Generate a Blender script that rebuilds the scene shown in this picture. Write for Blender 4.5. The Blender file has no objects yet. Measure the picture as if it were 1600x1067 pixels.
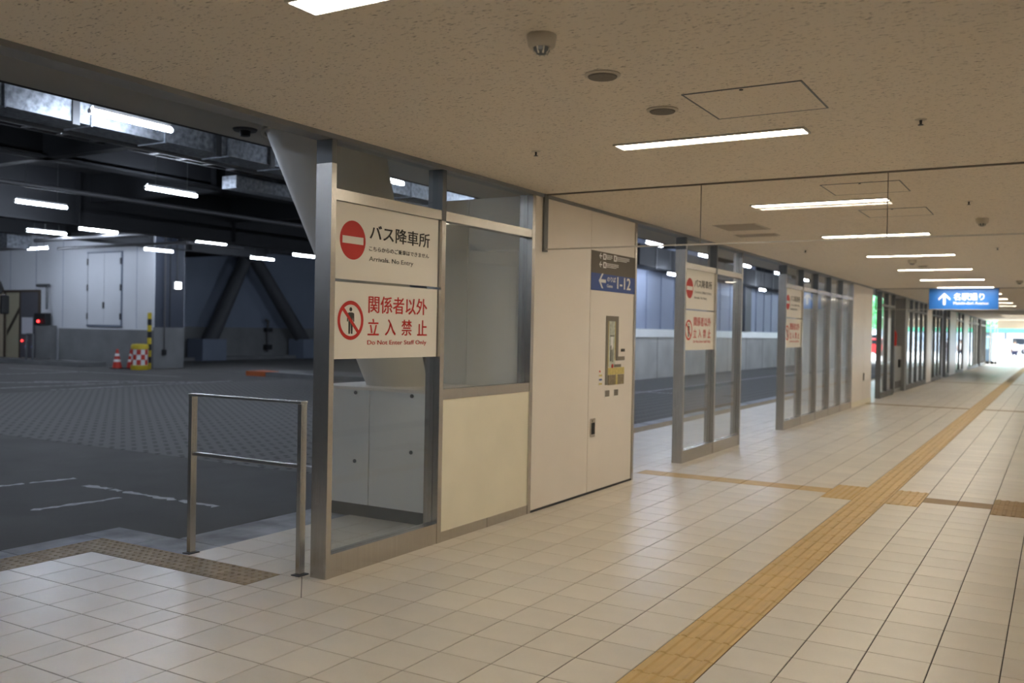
import bpy, bmesh, math, random
from mathutils import Vector, Matrix
random.seed(7)
scene = bpy.context.scene
COL = scene.collection

# ------------------------------------------------------------------ camera, world, sun, exposure
CAM = Vector((1.701, -4.039, 1.596))
YAW, PIT, ROL, FPX = -0.534754, -0.011918, 0.018382, 1439.4
_d = Vector((math.sin(YAW)*math.cos(PIT), math.cos(YAW)*math.cos(PIT), math.sin(PIT)))
_r = Vector((math.cos(YAW), -math.sin(YAW), 0)); _u = _r.cross(_d)
_r2 = _r*math.cos(ROL)+_u*math.sin(ROL); _u2 = -_r*math.sin(ROL)+_u*math.cos(ROL)
cam = bpy.data.cameras.new('camera'); camo = bpy.data.objects.new('camera', cam); COL.objects.link(camo)
camo.matrix_world = Matrix(((_r2.x, _u2.x, -_d.x, CAM.x), (_r2.y, _u2.y, -_d.y, CAM.y), (_r2.z, _u2.z, -_d.z, CAM.z), (0, 0, 0, 1)))
cam.sensor_width = 36; cam.lens = FPX/1600*36
cam.clip_start = .05; cam.clip_end = 400
cam.dof.use_dof = True; cam.dof.focus_distance = 5.4; cam.dof.aperture_fstop = 2.2
scene.camera = camo
world = bpy.data.worlds.new('world'); scene.world = world; world.use_nodes = True
bg = world.node_tree.nodes['Background']; bg.inputs[0].default_value = (.74, .87, 1, 1); bg.inputs[1].default_value = 4.5
sun = bpy.data.lights.new('sun', 'SUN'); sun.energy = 9; sun.angle = math.radians(3); sun.color = (1, .97, .92)
suno = bpy.data.objects.new('sun', sun); COL.objects.link(suno); suno.rotation_euler = (math.radians(-38), math.radians(-24), 0); suno.location = (0, 80, 30)
vs = scene.view_settings
vs.view_transform = 'Standard'; vs.look = 'None'; vs.gamma = 1; vs.use_curve_mapping = False; vs.exposure = 0.72
scene.cycles.max_bounces = 10; scene.cycles.diffuse_bounces = 6; scene.cycles.transparent_max_bounces = 24
LAMP_W = (1.0, .90, .73); LAMP_S = 26.0       # corridor strip lights
TUBE_C = (.75, .84, 1.0); TUBE_S = 74.0       # bus hall tubes
H = 2.81
XP0, XP1 = -2.37, -2.24                        # partition back and front

# ------------------------------------------------------------------ materials
MT = {}
def mat(name, col, rough=.5, metal=0., var=None, bump=None, spec=.5, emit=None, rnd=0., stretch=None, coat=0.):
    m = bpy.data.materials.new(name); m.use_nodes = True; MT[name] = m
    nt = m.node_tree; b = nt.nodes['Principled BSDF']
    b.inputs['Base Color'].default_value = (*col, 1); b.inputs['Roughness'].default_value = rough
    b.inputs['Metallic'].default_value = metal; b.inputs['Specular IOR Level'].default_value = spec
    b.inputs['Coat Weight'].default_value = coat
    if emit:
        b.inputs['Emission Color'].default_value = (*emit[0], 1); b.inputs['Emission Strength'].default_value = emit[1]
    tc = nt.nodes.new('ShaderNodeTexCoord'); src = tc.outputs['Object']
    if stretch:
        mp = nt.nodes.new('ShaderNodeMapping'); mp.inputs['Scale'].default_value = stretch
        nt.links.new(src, mp.inputs[0]); src = mp.outputs[0]
    last = None
    if var:
        n = nt.nodes.new('ShaderNodeTexNoise'); n.inputs['Scale'].default_value = var[0]; n.inputs['Detail'].default_value = 5
        nt.links.new(src, n.inputs['Vector'])
        r = nt.nodes.new('ShaderNodeMapRange'); r.inputs[1].default_value = .3; r.inputs[2].default_value = .7
        r.inputs[3].default_value = 1-var[1]; r.inputs[4].default_value = 1+var[1]
        nt.links.new(n.outputs[0], r.inputs[0]); last = r.outputs[0]
    if rnd:
        oi = nt.nodes.new('ShaderNodeObjectInfo'); ge = nt.nodes.new('ShaderNodeNewGeometry')
        a = nt.nodes.new('ShaderNodeMath'); a.operation = 'ADD'; nt.links.new(oi.outputs['Random'], a.inputs[0]); nt.links.new(ge.outputs['Random Per Island'], a.inputs[1])
        fr = nt.nodes.new('ShaderNodeMath'); fr.operation = 'FRACT'; nt.links.new(a.outputs[0], fr.inputs[0])
        r = nt.nodes.new('ShaderNodeMapRange'); r.inputs[3].default_value = 1-rnd; r.inputs[4].default_value = 1+rnd
        nt.links.new(fr.outputs[0], r.inputs[0])
        if last is None: last = r.outputs[0]
        else:
            mm = nt.nodes.new('ShaderNodeMath'); mm.operation = 'MULTIPLY'; nt.links.new(last, mm.inputs[0]); nt.links.new(r.outputs[0], mm.inputs[1]); last = mm.outputs[0]
    if last is not None:
        vm = nt.nodes.new('ShaderNodeVectorMath'); vm.operation = 'SCALE'; vm.inputs[0].default_value = col
        nt.links.new(last, vm.inputs['Scale']); nt.links.new(vm.outputs[0], b.inputs['Base Color'])
    if bump:
        n = nt.nodes.new('ShaderNodeTexNoise'); n.inputs['Scale'].default_value = bump[0]; n.inputs['Detail'].default_value = 4
        nt.links.new(src, n.inputs['Vector'])
        bp = nt.nodes.new('ShaderNodeBump'); bp.inputs['Strength'].default_value = bump[1]; bp.inputs['Distance'].default_value = .01
        nt.links.new(n.outputs[0], bp.inputs['Height']); nt.links.new(bp.outputs[0], b.inputs['Normal'])
    return m
def N(m): return m.node_tree.nodes
def glass(name, tint, refl=1.0):
    m = bpy.data.materials.new(name); m.use_nodes = True; MT[name] = m; nt = m.node_tree; nt.nodes.clear()
    o = nt.nodes.new('ShaderNodeOutputMaterial'); mx = nt.nodes.new('ShaderNodeMixShader')
    t = nt.nodes.new('ShaderNodeBsdfTransparent'); t.inputs[0].default_value = (*tint, 1)
    g = nt.nodes.new('ShaderNodeBsdfGlossy'); g.inputs['Roughness'].default_value = .02; g.inputs[0].default_value = (1, 1, 1, 1)
    f = nt.nodes.new('ShaderNodeFresnel'); f.inputs[0].default_value = 1.5
    k = nt.nodes.new('ShaderNodeMath'); k.operation = 'MULTIPLY'; k.inputs[1].default_value = refl
    ge = nt.nodes.new('ShaderNodeNewGeometry'); fb = nt.nodes.new('ShaderNodeMath'); fb.operation = 'SUBTRACT'; fb.inputs[0].default_value = 1
    nt.links.new(ge.outputs['Backfacing'], fb.inputs[1]); k2 = nt.nodes.new('ShaderNodeMath'); k2.operation = 'MULTIPLY'   # one reflection per sheet, none inside it
    nt.links.new(f.outputs[0], k.inputs[0]); nt.links.new(k.outputs[0], k2.inputs[0]); nt.links.new(fb.outputs[0], k2.inputs[1]); nt.links.new(k2.outputs[0], mx.inputs[0])
    nt.links.new(t.outputs[0], mx.inputs[1]); nt.links.new(g.outputs[0], mx.inputs[2]); nt.links.new(mx.outputs[0], o.inputs[0])
    return m

mat('tile', (.64, .59, .515), .32, var=(2.5, .05), rnd=.05, bump=(60, .03), spec=.32)
mat('grout', (.07, .06, .05), .9)
mat('tactile', (.56, .38, .15), .5, var=(9, .05), rnd=.05)
mat('tactile_dull', (.34, .26, .15), .6, var=(14, .22), rnd=.06)
mat('tactile_flat', (.54, .36, .14), .5, var=(9, .10), rnd=.04)
mat('tactile_brown', (.30, .19, .075), .55, var=(9, .10), rnd=.04)
mat('kerb', (.34, .36, .40), .8, var=(3, .35), bump=(40, .2), rnd=.06)
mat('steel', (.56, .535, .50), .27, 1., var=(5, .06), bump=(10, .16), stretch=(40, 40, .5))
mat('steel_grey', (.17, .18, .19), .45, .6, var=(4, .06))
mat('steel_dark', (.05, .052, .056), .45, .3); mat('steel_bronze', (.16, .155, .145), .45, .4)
mat('head_beam', (.24, .255, .275), .5, 0, var=(2, .06))
mat('panel_white', (.84, .79, .74), .34, var=(1.5, .025), spec=.45)
mat('panel_cream', (.86, .82, .68), .42, var=(3, .03))
mat('panel_grey', (.86, .87, .87), .4, var=(1.5, .03))
mat('seam', (.12, .11, .10), .8); mat('channel', (.20, .18, .15), .6); mat('slat', (.46, .41, .34), .6)
mat('sign_white', (.86, .83, .77), .45)
mat('red', (.55, .02, .015), .5)
mat('ink', (.035, .033, .03), .6)
mat('ink_grey', (.10, .10, .09), .6)
mat('sign_grey', (.105, .088, .068), .5)
mat('sign_blue', (.035, .085, .33), .5)
mat('hang_blue', (.02, .15, .52), .45)
mat('letter_white', (.85, .85, .85), .5)
mat('map_grey', (.20, .18, .15), .5)
mat('map_pale', (.52, .56, .50), .5, var=(30, .2))
mat('map_yellow', (.62, .52, .18), .5, var=(30, .15))
mat('map_brown', (.24, .20, .13), .5, var=(40, .3))
mat('plaster', (.75, .71, .64), .6, var=(1, .03))
mat('diffuser', (.9, .9, .9), .5, emit=(LAMP_W, LAMP_S))
mat('trough', (.55, .52, .47), .5)
mat('ceil_device', (.55, .50, .42), .5)
mat('speaker_mesh', (.16, .14, .115), .7, var=(200, .2))
mat('soffit', (.42, .40, .36), .7, var=(1, .03))
mat('tube', (.9, .9, .9), .5, emit=(TUBE_C, TUBE_S))
mat('lamp_body', (.6, .6, .6), .5)
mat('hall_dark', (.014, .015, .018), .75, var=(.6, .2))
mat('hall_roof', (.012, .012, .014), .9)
mat('galvanised', (.26, .28, .31), .5, .7, var=(14, .45), bump=(20, .08))
mat('pipe', (.10, .10, .105), .5, .3)
mat('hall_white', (.62, .64, .68), .6, var=(.5, .06))
mat('hall_blue', (.24, .28, .38), .6, var=(.5, .07))
mat('hall_grey', (.16, .19, .25), .65, var=(.5, .06))
mat('end_shade', (.034, .042, .062), .6, var=(.5, .06)); mat('concrete_pale', (.52, .52, .50), .8, var=(1.2, .12))
mat('concrete', (.17, .175, .178), .85, var=(1.2, .16), bump=(30, .12))
mat('brace', (.055, .058, .064), .6, var=(1, .1))
mat('column', (.60, .57, .52), .5, var=(1, .02))
mat('asphalt', (.088, .087, .084), .85, var=(1.1, .16), bump=(160, .3))
mat('road_paint', (.46, .47, .49), .8, var=(25, .25))
mat('orange_kerb', (.42, .10, .025), .7)
mat('yellow', (.55, .42, .02), .5); mat('black', (.012, .012, .013), .5); mat('white', (.8, .8, .8), .5)
mat('cone_red', (.50, .035, .02), .5); mat('rubber', (.02, .02, .02), .8)
mat('door_brown', (.075, .055, .04), .5); mat('door_grey', (.10, .10, .115), .5)
mat('room_wall', (.55, .47, .34), .7); mat('paper', (.62, .62, .68), .6)
mat('red_lamp', (.8, .02, .02), .4, emit=((1, .03, .03), 5)); mat('white_lamp', (.9, .9, .9), .4, emit=((.9, .95, 1), 7))
mat('reflector', (.5, .55, .8), .2, .6)
mat('bus_white', (.55, .56, .58), .35, coat=.4); mat('dark_glass', (.015, .018, .022), .08)
mat('pale_glass', (.38, .45, .52), .2); mat('cabinet_grey', (.30, .31, .32), .5, var=(2, .05)); mat('kiosk', (.13, .15, .20), .5)
mat('tyre', (.015, .015, .015), .8); mat('car_red', (.62, .02, .02), .3, coat=.5)
mat('car_white', (.75, .76, .78), .3, coat=.5)
mat('leaf', (.10, .42, .14), .6, rnd=.3); mat('bark', (.10, .07, .05), .8)
mat('plaza', (.62, .62, .62), .8, var=(.6, .05)); mat('facade', (.60, .62, .66), .7, var=(.3, .05))
mat('skin', (.55, .36, .27), .5); mat('hair', (.02, .016, .014), .6); mat('shirt_white', (.82, .83, .86), .7)
mat('shorts', (.03, .035, .08), .8); mat('grey_cloth', (.22, .21, .26), .8); mat('awning', (.10, .55, .32), .5)
glass('glass', (.965, .982, .978)); glass('screen_glass', (.985, .983, .978), .75)
# fissured mineral-fibre ceiling
m = mat('ceiling', (.78, .705, .60), .85); nt = m.node_tree; b = N(m)['Principled BSDF']
tc = nt.nodes.new('ShaderNodeTexCoord'); mp = nt.nodes.new('ShaderNodeMapping'); mp.inputs['Scale'].default_value = (70, 260, 1)
nt.links.new(tc.outputs['Object'], mp.inputs[0])
n1 = nt.nodes.new('ShaderNodeTexNoise'); n1.inputs['Scale'].default_value = .55; n1.inputs['Detail'].default_value = 3; nt.links.new(mp.outputs[0], n1.inputs['Vector'])
cr = nt.nodes.new('ShaderNodeValToRGB'); cr.color_ramp.elements[0].position = .30; cr.color_ramp.elements[1].position = .39
cr.color_ramp.elements[0].color = (.17, .14, .11, 1); cr.color_ramp.elements[1].color = (.78, .705, .60, 1)
nt.links.new(n1.outputs[0], cr.inputs[0]); nt.links.new(cr.outputs[0], b.inputs['Base Color'])
bp = nt.nodes.new('ShaderNodeBump'); bp.inputs['Strength'].default_value = .35; bp.inputs['Distance'].default_value = .004
nt.links.new(cr.outputs[0], bp.inputs['Height']); nt.links.new(bp.outputs[0], b.inputs['Normal'])
# dimpled block paving: rows of small drain pits in bands
m = mat('block_paving', (.135, .135, .132), .85, bump=(120, .2)); nt = m.node_tree; b = N(m)['Principled BSDF']
tc = nt.nodes.new('ShaderNodeTexCoord'); sx = nt.nodes.new('ShaderNodeSeparateXYZ'); nt.links.new(tc.outputs['Object'], sx.inputs[0])
def M(op, a, b_=None, c_=None):
    q = nt.nodes.new('ShaderNodeMath'); q.operation = op
    for i, v in enumerate((a, b_, c_)):
        if v is None: continue
        if isinstance(v, (int, float)): q.inputs[i].default_value = v
        else: nt.links.new(v, q.inputs[i])
    return q.outputs[0]
fx = M('FRACT', M('DIVIDE', sx.outputs[0], .115)); row = M('FLOOR', M('DIVIDE', sx.outputs[0], .115))
band = M('GREATER_THAN', M('FRACT', M('DIVIDE', row, 3.0)), .2)
fy = M('FRACT', M('ADD', M('DIVIDE', sx.outputs[1], .17), M('MULTIPLY', row, .5)))
dx = M('MULTIPLY', M('SUBTRACT', fx, .5), .115); dy = M('MULTIPLY', M('SUBTRACT', fy, .5), .17)
dist = M('SQRT', M('ADD', M('MULTIPLY', dx, dx), M('MULTIPLY', dy, dy)))
pit = M('MULTIPLY', M('LESS_THAN', dist, .036), band)
mxn = nt.nodes.new('ShaderNodeMix'); mxn.data_type = 'RGBA'; nt.links.new(pit, mxn.inputs[0])
mxn.inputs[6].default_value = (.135, .135, .132, 1); mxn.inputs[7].default_value = (.026, .026, .026, 1)
nt.links.new(mxn.outputs[2], b.inputs['Base Color'])

# ------------------------------------------------------------------ builders
class MB:
    def __init__(s): s.v = []; s.f = []
    def add(s, vs, fs):
        o = len(s.v); s.v += [tuple(v) for v in vs]; s.f += [tuple(i+o for i in f) for f in fs]; return s
    def box(s, x0, x1, y0, y1, z0, z1):
        if x0 > x1: x0, x1 = x1, x0
        if y0 > y1: y0, y1 = y1, y0
        if z0 > z1: z0, z1 = z1, z0
        return s.add([(x0, y0, z0), (x1, y0, z0), (x1, y1, z0), (x0, y1, z0), (x0, y0, z1), (x1, y0, z1), (x1, y1, z1), (x0, y1, z1)],
                     [(0, 3, 2, 1), (4, 5, 6, 7), (0, 1, 5, 4), (1, 2, 6, 5), (2, 3, 7, 6), (3, 0, 4, 7)])
    def cyl(s, p0, p1, r0, r1=None, n=14, caps=True):
        r1 = r0 if r1 is None else r1
        p0, p1 = Vector(p0), Vector(p1); a = (p1-p0).normalized()
        e = Vector((0, 0, 1)) if abs(a.z) < .9 else Vector((1, 0, 0))
        u = a.cross(e).normalized(); w = a.cross(u)
        vs = []
        for p, r in ((p0, r0), (p1, r1)):
            for k in range(n):
                t = 2*math.pi*k/n; vs.append(p+u*(r*math.cos(t))+w*(r*math.sin(t)))
        fs = [(k, (k+1) % n, n+(k+1) % n, n+k) for k in range(n)]
        if caps: fs += [tuple(range(n))[::-1], tuple(range(n, 2*n))]
        return s.add(vs, fs)
    def lathe(s, c, prof, n=20):
        vs = []; fs = []
        for r, z in prof:
            for k in range(n):
                t = 2*math.pi*k/n; vs.append((c[0]+r*math.cos(t), c[1]+r*math.sin(t), c[2]+z))
        m_ = len(prof)
        for j in range(m_-1):
            for k in range(n): fs.append((j*n+k, j*n+(k+1) % n, (j+1)*n+(k+1) % n, (j+1)*n+k))
        fs += [tuple(range(n))[::-1], tuple(range((m_-1)*n, m_*n))]
        return s.add(vs, fs)
    def tube(s, pts, r, n=10):
        for a, b_ in zip(pts[:-1], pts[1:]): s.cyl(a, b_, r, n=n)
        return s
    def prism(s, poly, depth, f):      # poly in 2-D, f maps (u, v, w) to 3-D, w along the depth
        n = len(poly)
        vs = [f(a, b_, 0) for a, b_ in poly]+[f(a, b_, depth) for a, b_ in poly]
        return s.add(vs, [tuple(range(n))[::-1], tuple(range(n, 2*n))]+[(k, (k+1) % n, n+(k+1) % n, n+k) for k in range(n)])
    def build(s, name, material, parent=None, smooth=False, bevel=0.):
        me = bpy.data.meshes.new(name)
        off = Vector((0, 0, 0))
        p = parent
        while p is not None: off += p.location; p = p.parent
        me.from_pydata([tuple(Vector(v)-off) for v in s.v], [], s.f)
        bm = bmesh.new(); bm.from_mesh(me); bmesh.ops.recalc_face_normals(bm, faces=bm.faces)
        if bevel: bmesh.ops.bevel(bm, geom=list(bm.edges), offset=bevel, segments=2, affect='EDGES', profile=.5)
        bm.to_mesh(me); bm.free()
        me.materials.append(MT[material] if isinstance(material, str) else material)
        if smooth:
            for q in me.polygons: q.use_smooth = True
            try: me.set_sharp_from_angle(angle=math.radians(40))
            except Exception: pass
        o = bpy.data.objects.new(name, me); COL.objects.link(o); o.parent = parent
        return o
def box(name, x0, x1, y0, y1, z0, z1, material, parent=None, bevel=0.): return MB().box(x0, x1, y0, y1, z0, z1).build(name, material, parent, bevel=bevel)
def struct(o): o['kind'] = 'structure'; return o
def thing(name, label, cat, loc, group=None):
    o = bpy.data.objects.new(name, None); COL.objects.link(o); o.location = loc; o.empty_display_size = .1
    o['label'] = label; o['category'] = cat
    if group: o['group'] = group
    return o
def tag(o, label, cat, group=None):
    o['label'] = label; o['category'] = cat
    if group: o['group'] = group
    return o
def base(o, loc):      # move a single-mesh thing's origin to its base
    loc = Vector(loc); o.data.transform(Matrix.Translation(-loc)); o.location = loc; return o
def dup(root, loc, label, rotz=None):
    r = root.copy(); COL.objects.link(r); r.location = loc; r['label'] = label
    if rotz is not None: r.rotation_euler = (0, 0, rotz)
    for ch in root.children:
        c = ch.copy(); COL.objects.link(c); c.parent = r
        for g in ch.children:
            d = g.copy(); COL.objects.link(d); d.parent = c
    return r
ORD = ['nearest', 'second', 'third', 'fourth', 'fifth', 'sixth', 'seventh', 'eighth', 'ninth', 'tenth', 'eleventh', 'twelfth', 'thirteenth', 'fourteenth', 'fifteenth', 'sixteenth', 'seventeenth', 'eighteenth', 'nineteenth', 'twentieth']
def project(p):
    v = Vector(p)-CAM; z = v.dot(_d)
    if z < .1: return None
    return 800+FPX*v.dot(_r2)/z, 533.5-FPX*v.dot(_u2)/z, z
# lettering: text laid out in its own plane, fitted to a rectangle, then set on the sign
def FX(x): return lambda a, b_, w: (x+w, a, b_)            # on a face looking to +x : a along y, b up
def FY(y): return lambda a, b_, w: (a, y-w, b_)            # on a face looking to -y : a along x, b up
def text(name, body, a0, a1, b0, b1, f, material, parent, weight=0., thick=.0015):
    cu = bpy.data.curves.new(name, 'FONT'); cu.body = body; cu.size = 1; cu.fill_mode = 'FRONT'; cu.offset = 0; cu.resolution_u = 3
    t = bpy.data.objects.new(name, cu); COL.objects.link(t)
    dg = bpy.context.evaluated_depsgraph_get(); me = bpy.data.meshes.new_from_object(t.evaluated_get(dg))
    bpy.data.objects.remove(t); bpy.data.curves.remove(cu)
    xs = [v.co.x for v in me.vertices]; ys = [v.co.y for v in me.vertices]
    if not xs: return None
    x0, x1, y0, y1 = min(xs), max(xs), min(ys), max(ys)
    off = Vector((0, 0, 0)); p = parent
    while p is not None: off += p.location; p = p.parent
    if weight:                       # heavier strokes: the face struck several times, a hair apart
        src = me; me = bpy.data.meshes.new(name); vv = []; ff = []
        for i, (sx_, sy_) in enumerate(((-1, -.5), (1, -.5), (-1, .5), (1, .5))):
            o_ = len(vv); vv += [(v.co.x+sx_*weight, v.co.y+sy_*weight, .0006*i) for v in src.vertices]; ff += [tuple(q+o_ for q in p_.vertices) for p_ in src.polygons]
        me.from_pydata(vv, [], ff); bpy.data.meshes.remove(src)
        x0 -= weight; x1 += weight; y0 -= weight*.5; y1 += weight*.5
    for v in me.vertices:
        a = a0+(v.co.x-x0)/(x1-x0)*(a1-a0); b_ = b0+(v.co.y-y0)/max(1e-6, y1-y0)*(b1-b0)
        v.co = Vector(f(a, b_, thick+v.co.z*.5))-off
    me.materials.clear(); me.materials.append(MT[material])
    if ' ' not in body and '-' not in body:
        o = bpy.data.objects.new(name, me); COL.objects.link(o); o.parent = parent
        return o
    ax = 1 if f(1, 0, 0)[1]-f(0, 0, 0)[1] > .5 else 0          # every word its own piece
    bm = bmesh.new(); bm.from_mesh(me); bm.verts.ensure_lookup_table()
    seen = set(); isl = []
    for v in bm.verts:
        if v in seen: continue
        st = [v]; comp = []; seen.add(v)
        while st:
            q = st.pop(); comp.append(q)
            for e in q.link_edges:
                w = e.other_vert(q)
                if w not in seen: seen.add(w); st.append(w)
        c = [q.co[ax] for q in comp]; isl.append((min(c), max(c), comp))
    isl.sort(key=lambda q: q[0]); words = []
    gap = (b1-b0)*.16
    for lo, hi, comp in isl:
        if words and lo-words[-1][1] < gap: words[-1][1] = max(hi, words[-1][1]); words[-1][2] += comp
        else: words.append([lo, hi, list(comp)])
    for lo, hi, comp in words:
        ix = {v: i for i, v in enumerate(comp)}; fs = set(fa for v in comp for fa in v.link_faces)
        m2 = bpy.data.meshes.new(name); m2.from_pydata([tuple(v.co) for v in comp], [], [tuple(ix[v] for v in fa.verts) for fa in fs]); m2.materials.append(MT[material])
        o = bpy.data.objects.new(name, m2); COL.objects.link(o); o.parent = parent
    bm.free(); bpy.data.meshes.remove(me)
def plate(name, a0, a1, b0, b1, f, material, parent, w=.001):
    return MB().prism([(a0, b0), (a1, b0), (a1, b1), (a0, b1)], w, f).build(name, material, parent)
def disc(ca, cb, r, n=40): return [(ca+r*math.cos(2*math.pi*k/n), cb+r*math.sin(2*math.pi*k/n)) for k in range(n)]
def arrow_poly(ca, cb, s, ang):   # a bold arrow with a shaft, pointing up when ang = 0
    p = [(0, .5), (.45, .05), (.45, -.14), (.10, .20), (.10, -.5), (-.10, -.5), (-.10, .20), (-.45, -.14), (-.45, .05)]
    c, n_ = math.cos(ang), math.sin(ang)
    return [(ca+s*(x*c-y*n_), cb+s*(x*n_+y*c)) for x, y in p]

# ================================================================== STRUCTURE
# ---- corridor floor: grout bed with real tiles
floor = struct(MB().box(-3.472, 2.75, -9, 62.3, -.25, -.004).box(-4.372, -3.472, -9, .3, -.25, -.004).box(-4.372, -3.472, 5.4, 62.3, -.25, -.004).build('floor', 'grout'))
cols = [(-2.4+.3*k, -2.1+.3*k) for k in range(17)]
rows = [(-6+.3*k, -5.7+.3*k) for k in range(227)]
def plain_tile(x0, x1, y0, y1): return (x0, x1, y0, y1)
tiles, tact = [], []           # (x0, x1, y0, y1) ; (.., kind, material)
PADS = {5.4: 1, 5.7: 1, 6.0: 1}
for y0, y1 in rows:
    yr = round(y0, 2)
    for x0, x1 in cols:
        xr = round(x0, 2)
        if xr == 0: tact.append((x0, x1, y0, y1, 'bar', 'tactile')); continue
        if yr in PADS and xr == -.3: tact.append((x0, x1, y0, y1, 'dot', 'tactile')); continue
        if yr in PADS and xr == .3: tact.append((x0, x1, y0, y1, 'bar', 'tactile')); continue
        if yr in PADS and xr == 1.2: tact.append((x0, x1, y0, y1, 'bar', 'tactile_brown')); continue
        if yr == 5.7 and xr < 0: tact.append((x0, x1, y0, y1, 'flat', 'tactile_flat')); continue
        if yr == 5.7 and .5 < xr < 1.2: tact.append((x0, x1, y0, y1, 'flat', 'tactile_brown')); continue
        if yr in (19.2, 33.0) and xr < 1.2: tact.append((x0, x1, y0, y1, 'flat', 'tactile_brown')); continue
        tiles.append((x0, x1, y0, y1))
    tiles.append((-2.57, -2.4, y0, y1))
    for k in range(6):
        x1 = -2.57-.3*k; x0 = x1-.3
        if yr == 0: tact.append((x0, x1, y0, y1, 'dot', 'tactile_dull')); continue
        if k == 5:
            if y0 < 0 or y0 >= 5.35: tact.append((x0, x1, y0, y1, 'dot', 'tactile_dull'))
            continue
        if k < 3 or y0 < 0 or y0 >= 5.35: tiles.append((x0, x1, y0, y1))
def tile_geo(w, d, kind):
    g = .003 if kind is None else .002
    hx, hy = w/2-g, d/2-g; mb = MB(); top = 0 if kind is None else .001
    c = .0015
    mb.add([(-hx, -hy, -.012), (hx, -hy, -.012), (hx, hy, -.012), (-hx, hy, -.012), (-hx, -hy, top-c), (hx, -hy, top-c), (hx, hy, top-c), (-hx, hy, top-c),
            (-hx+c, -hy+c, top), (hx-c, -hy+c, top), (hx-c, hy-c, top), (-hx+c, hy-c, top)],
           [(0, 1, 5, 4), (1, 2, 6, 5), (2, 3, 7, 6), (3, 0, 4, 7), (4, 5, 9, 8), (5, 6, 10, 9), (6, 7, 11, 10), (7, 4, 8, 11), (8, 9, 10, 11)])
    if kind == 'bar':
        for k in range(4):
            cx = -.1125+.075*k; a, t = .0185, .011; l = hy-.001
            mb.add([(cx-a, -l, top), (cx+a, -l, top), (cx+a, l, top), (cx-a, l, top), (cx-t, -l+.008, top+.006), (cx+t, -l+.008, top+.006), (cx+t, l-.008, top+.006), (cx-t, l-.008, top+.006)],
                   [(4, 5, 6, 7), (0, 1, 5, 4), (1, 2, 6, 5), (2, 3, 7, 6), (3, 0, 4, 7)])
    if kind == 'dot':
        for i in range(5):
            for j in range(5):
                cx, cy = -.12+.06*i, -.12+.06*j; n = 6
                mb.add([(cx+r*math.cos(k*math.pi/3), cy+r*math.sin(k*math.pi/3), z) for r, z in ((.0165, top), (.008, top+.005)) for k in range(n)],
                       [(k, (k+1) % n, n+(k+1) % n, n+k) for k in range(n)]+[tuple(range(n, 2*n))])
    return mb
GEO = {}
def tile_mesh(w, d, kind, material):
    key = (round(w, 3), round(d, 3), kind, material)
    if key not in GEO:
        o = tile_geo(w, d, kind).build('tile_source', material); GEO[key] = o.data; bpy.data.objects.remove(o)
    return GEO[key]
def screen_size(t):
    p = [project((x, y, 0)) for x in t[:2] for y in t[2:4]]
    if any(q is None for q in p): return 0
    c = project(((t[0]+t[1])/2, (t[2]+t[3])/2, 0))
    if not (0 <= c[0] <= 1600 and 0 <= c[1] <= 1075): return 0
    if t[0] < -2.3 and t[2] > .5 and t[2] < 5.2: return 0
    xs = [q[0] for q in p]; ys = [q[1] for q in p]
    return (max(xs)-min(xs))*(max(ys)-min(ys))
def lay(lst, name, kind_of, limit):
    order = sorted(range(len(lst)), key=lambda i: -screen_size(lst[i])); single = set(i for i in order[:limit] if screen_size(lst[i]) > 0)
    rest = {}
    for i, t in enumerate(lst):
        kind, material = kind_of(t)
        if i in single:
            o = bpy.data.objects.new(name, tile_mesh(t[1]-t[0], t[3]-t[2], kind, material)); COL.objects.link(o)
            o.parent = floor; o.location = ((t[0]+t[1])/2, (t[2]+t[3])/2, 0)
        else:
            far = t[2] > 24
            mb = rest.setdefault(material, MB()); cx, cy = (t[0]+t[1])/2, (t[2]+t[3])/2
            s = tile_geo(t[1]-t[0], t[3]-t[2], None if (far or kind == 'flat') else kind)
            mb.add([(v[0]+cx, v[1]+cy, v[2]) for v in s.v], s.f)
    for material, mb in rest.items():
        me = bpy.data.meshes.new(name); me.from_pydata(mb.v, [], mb.f); me.materials.append(MT[material])
        o = bpy.data.objects.new(name+'_field', me); COL.objects.link(o); o.parent = floor; o['kind'] = 'stuff'
lay(tiles, 'floor_tile', lambda t: (None, 'tile'), 300)
lay(tact, 'tactile_tile', lambda t: (None if t[4] == 'flat' else t[4], t[5]), 120)
# a fine dark line running from the first post across the floor
_a, _b = Vector((-2.417, .336, 0)), Vector((-2.097, -.008, 0)); _n = (_b-_a).cross(Vector((0, 0, 1))).normalized()*.0025
MB().add([_a-_n+Vector((0, 0, .0006)), _b-_n+Vector((0, 0, .0006)), _b+_n+Vector((0, 0, .0006)), _a+_n+Vector((0, 0, .0006))], [(0, 1, 2, 3)]).build('floor_line', 'seam', floor)

# ---- kerb round the boarding platform
kerb = struct(box('floor_kerb', -4.62, -4.372, -9, .62, -.25, -.03, 'kerb'))
kb = []
def stones(x0, x1, y0, y1, along, step=.6):
    n = max(1, round(((x1-x0) if along == 'x' else (y1-y0))/step))
    for k in range(n):
        if along == 'x': a, b_ = x0+(x1-x0)*k/n, x0+(x1-x0)*(k+1)/n; kb.append((a+.003, b_-.003, y0, y1))
        else: a, b_ = y0+(y1-y0)*k/n, y0+(y1-y0)*(k+1)/n; kb.append((x0, x1, a+.003, b_-.003))
stones(-4.62, -4.375, -6, .3, 'y'); stones(-4.62, -3.475, .303, .62, 'x'); stones(-3.93, -3.475, .625, 5.35, 'y', .8); stones(-4.66, -4.375, 5.4, 30, 'y', .8)
for q in kb: box('kerb_stone', *q, -.2, -.006, 'kerb', kerb, bevel=.006)

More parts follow.
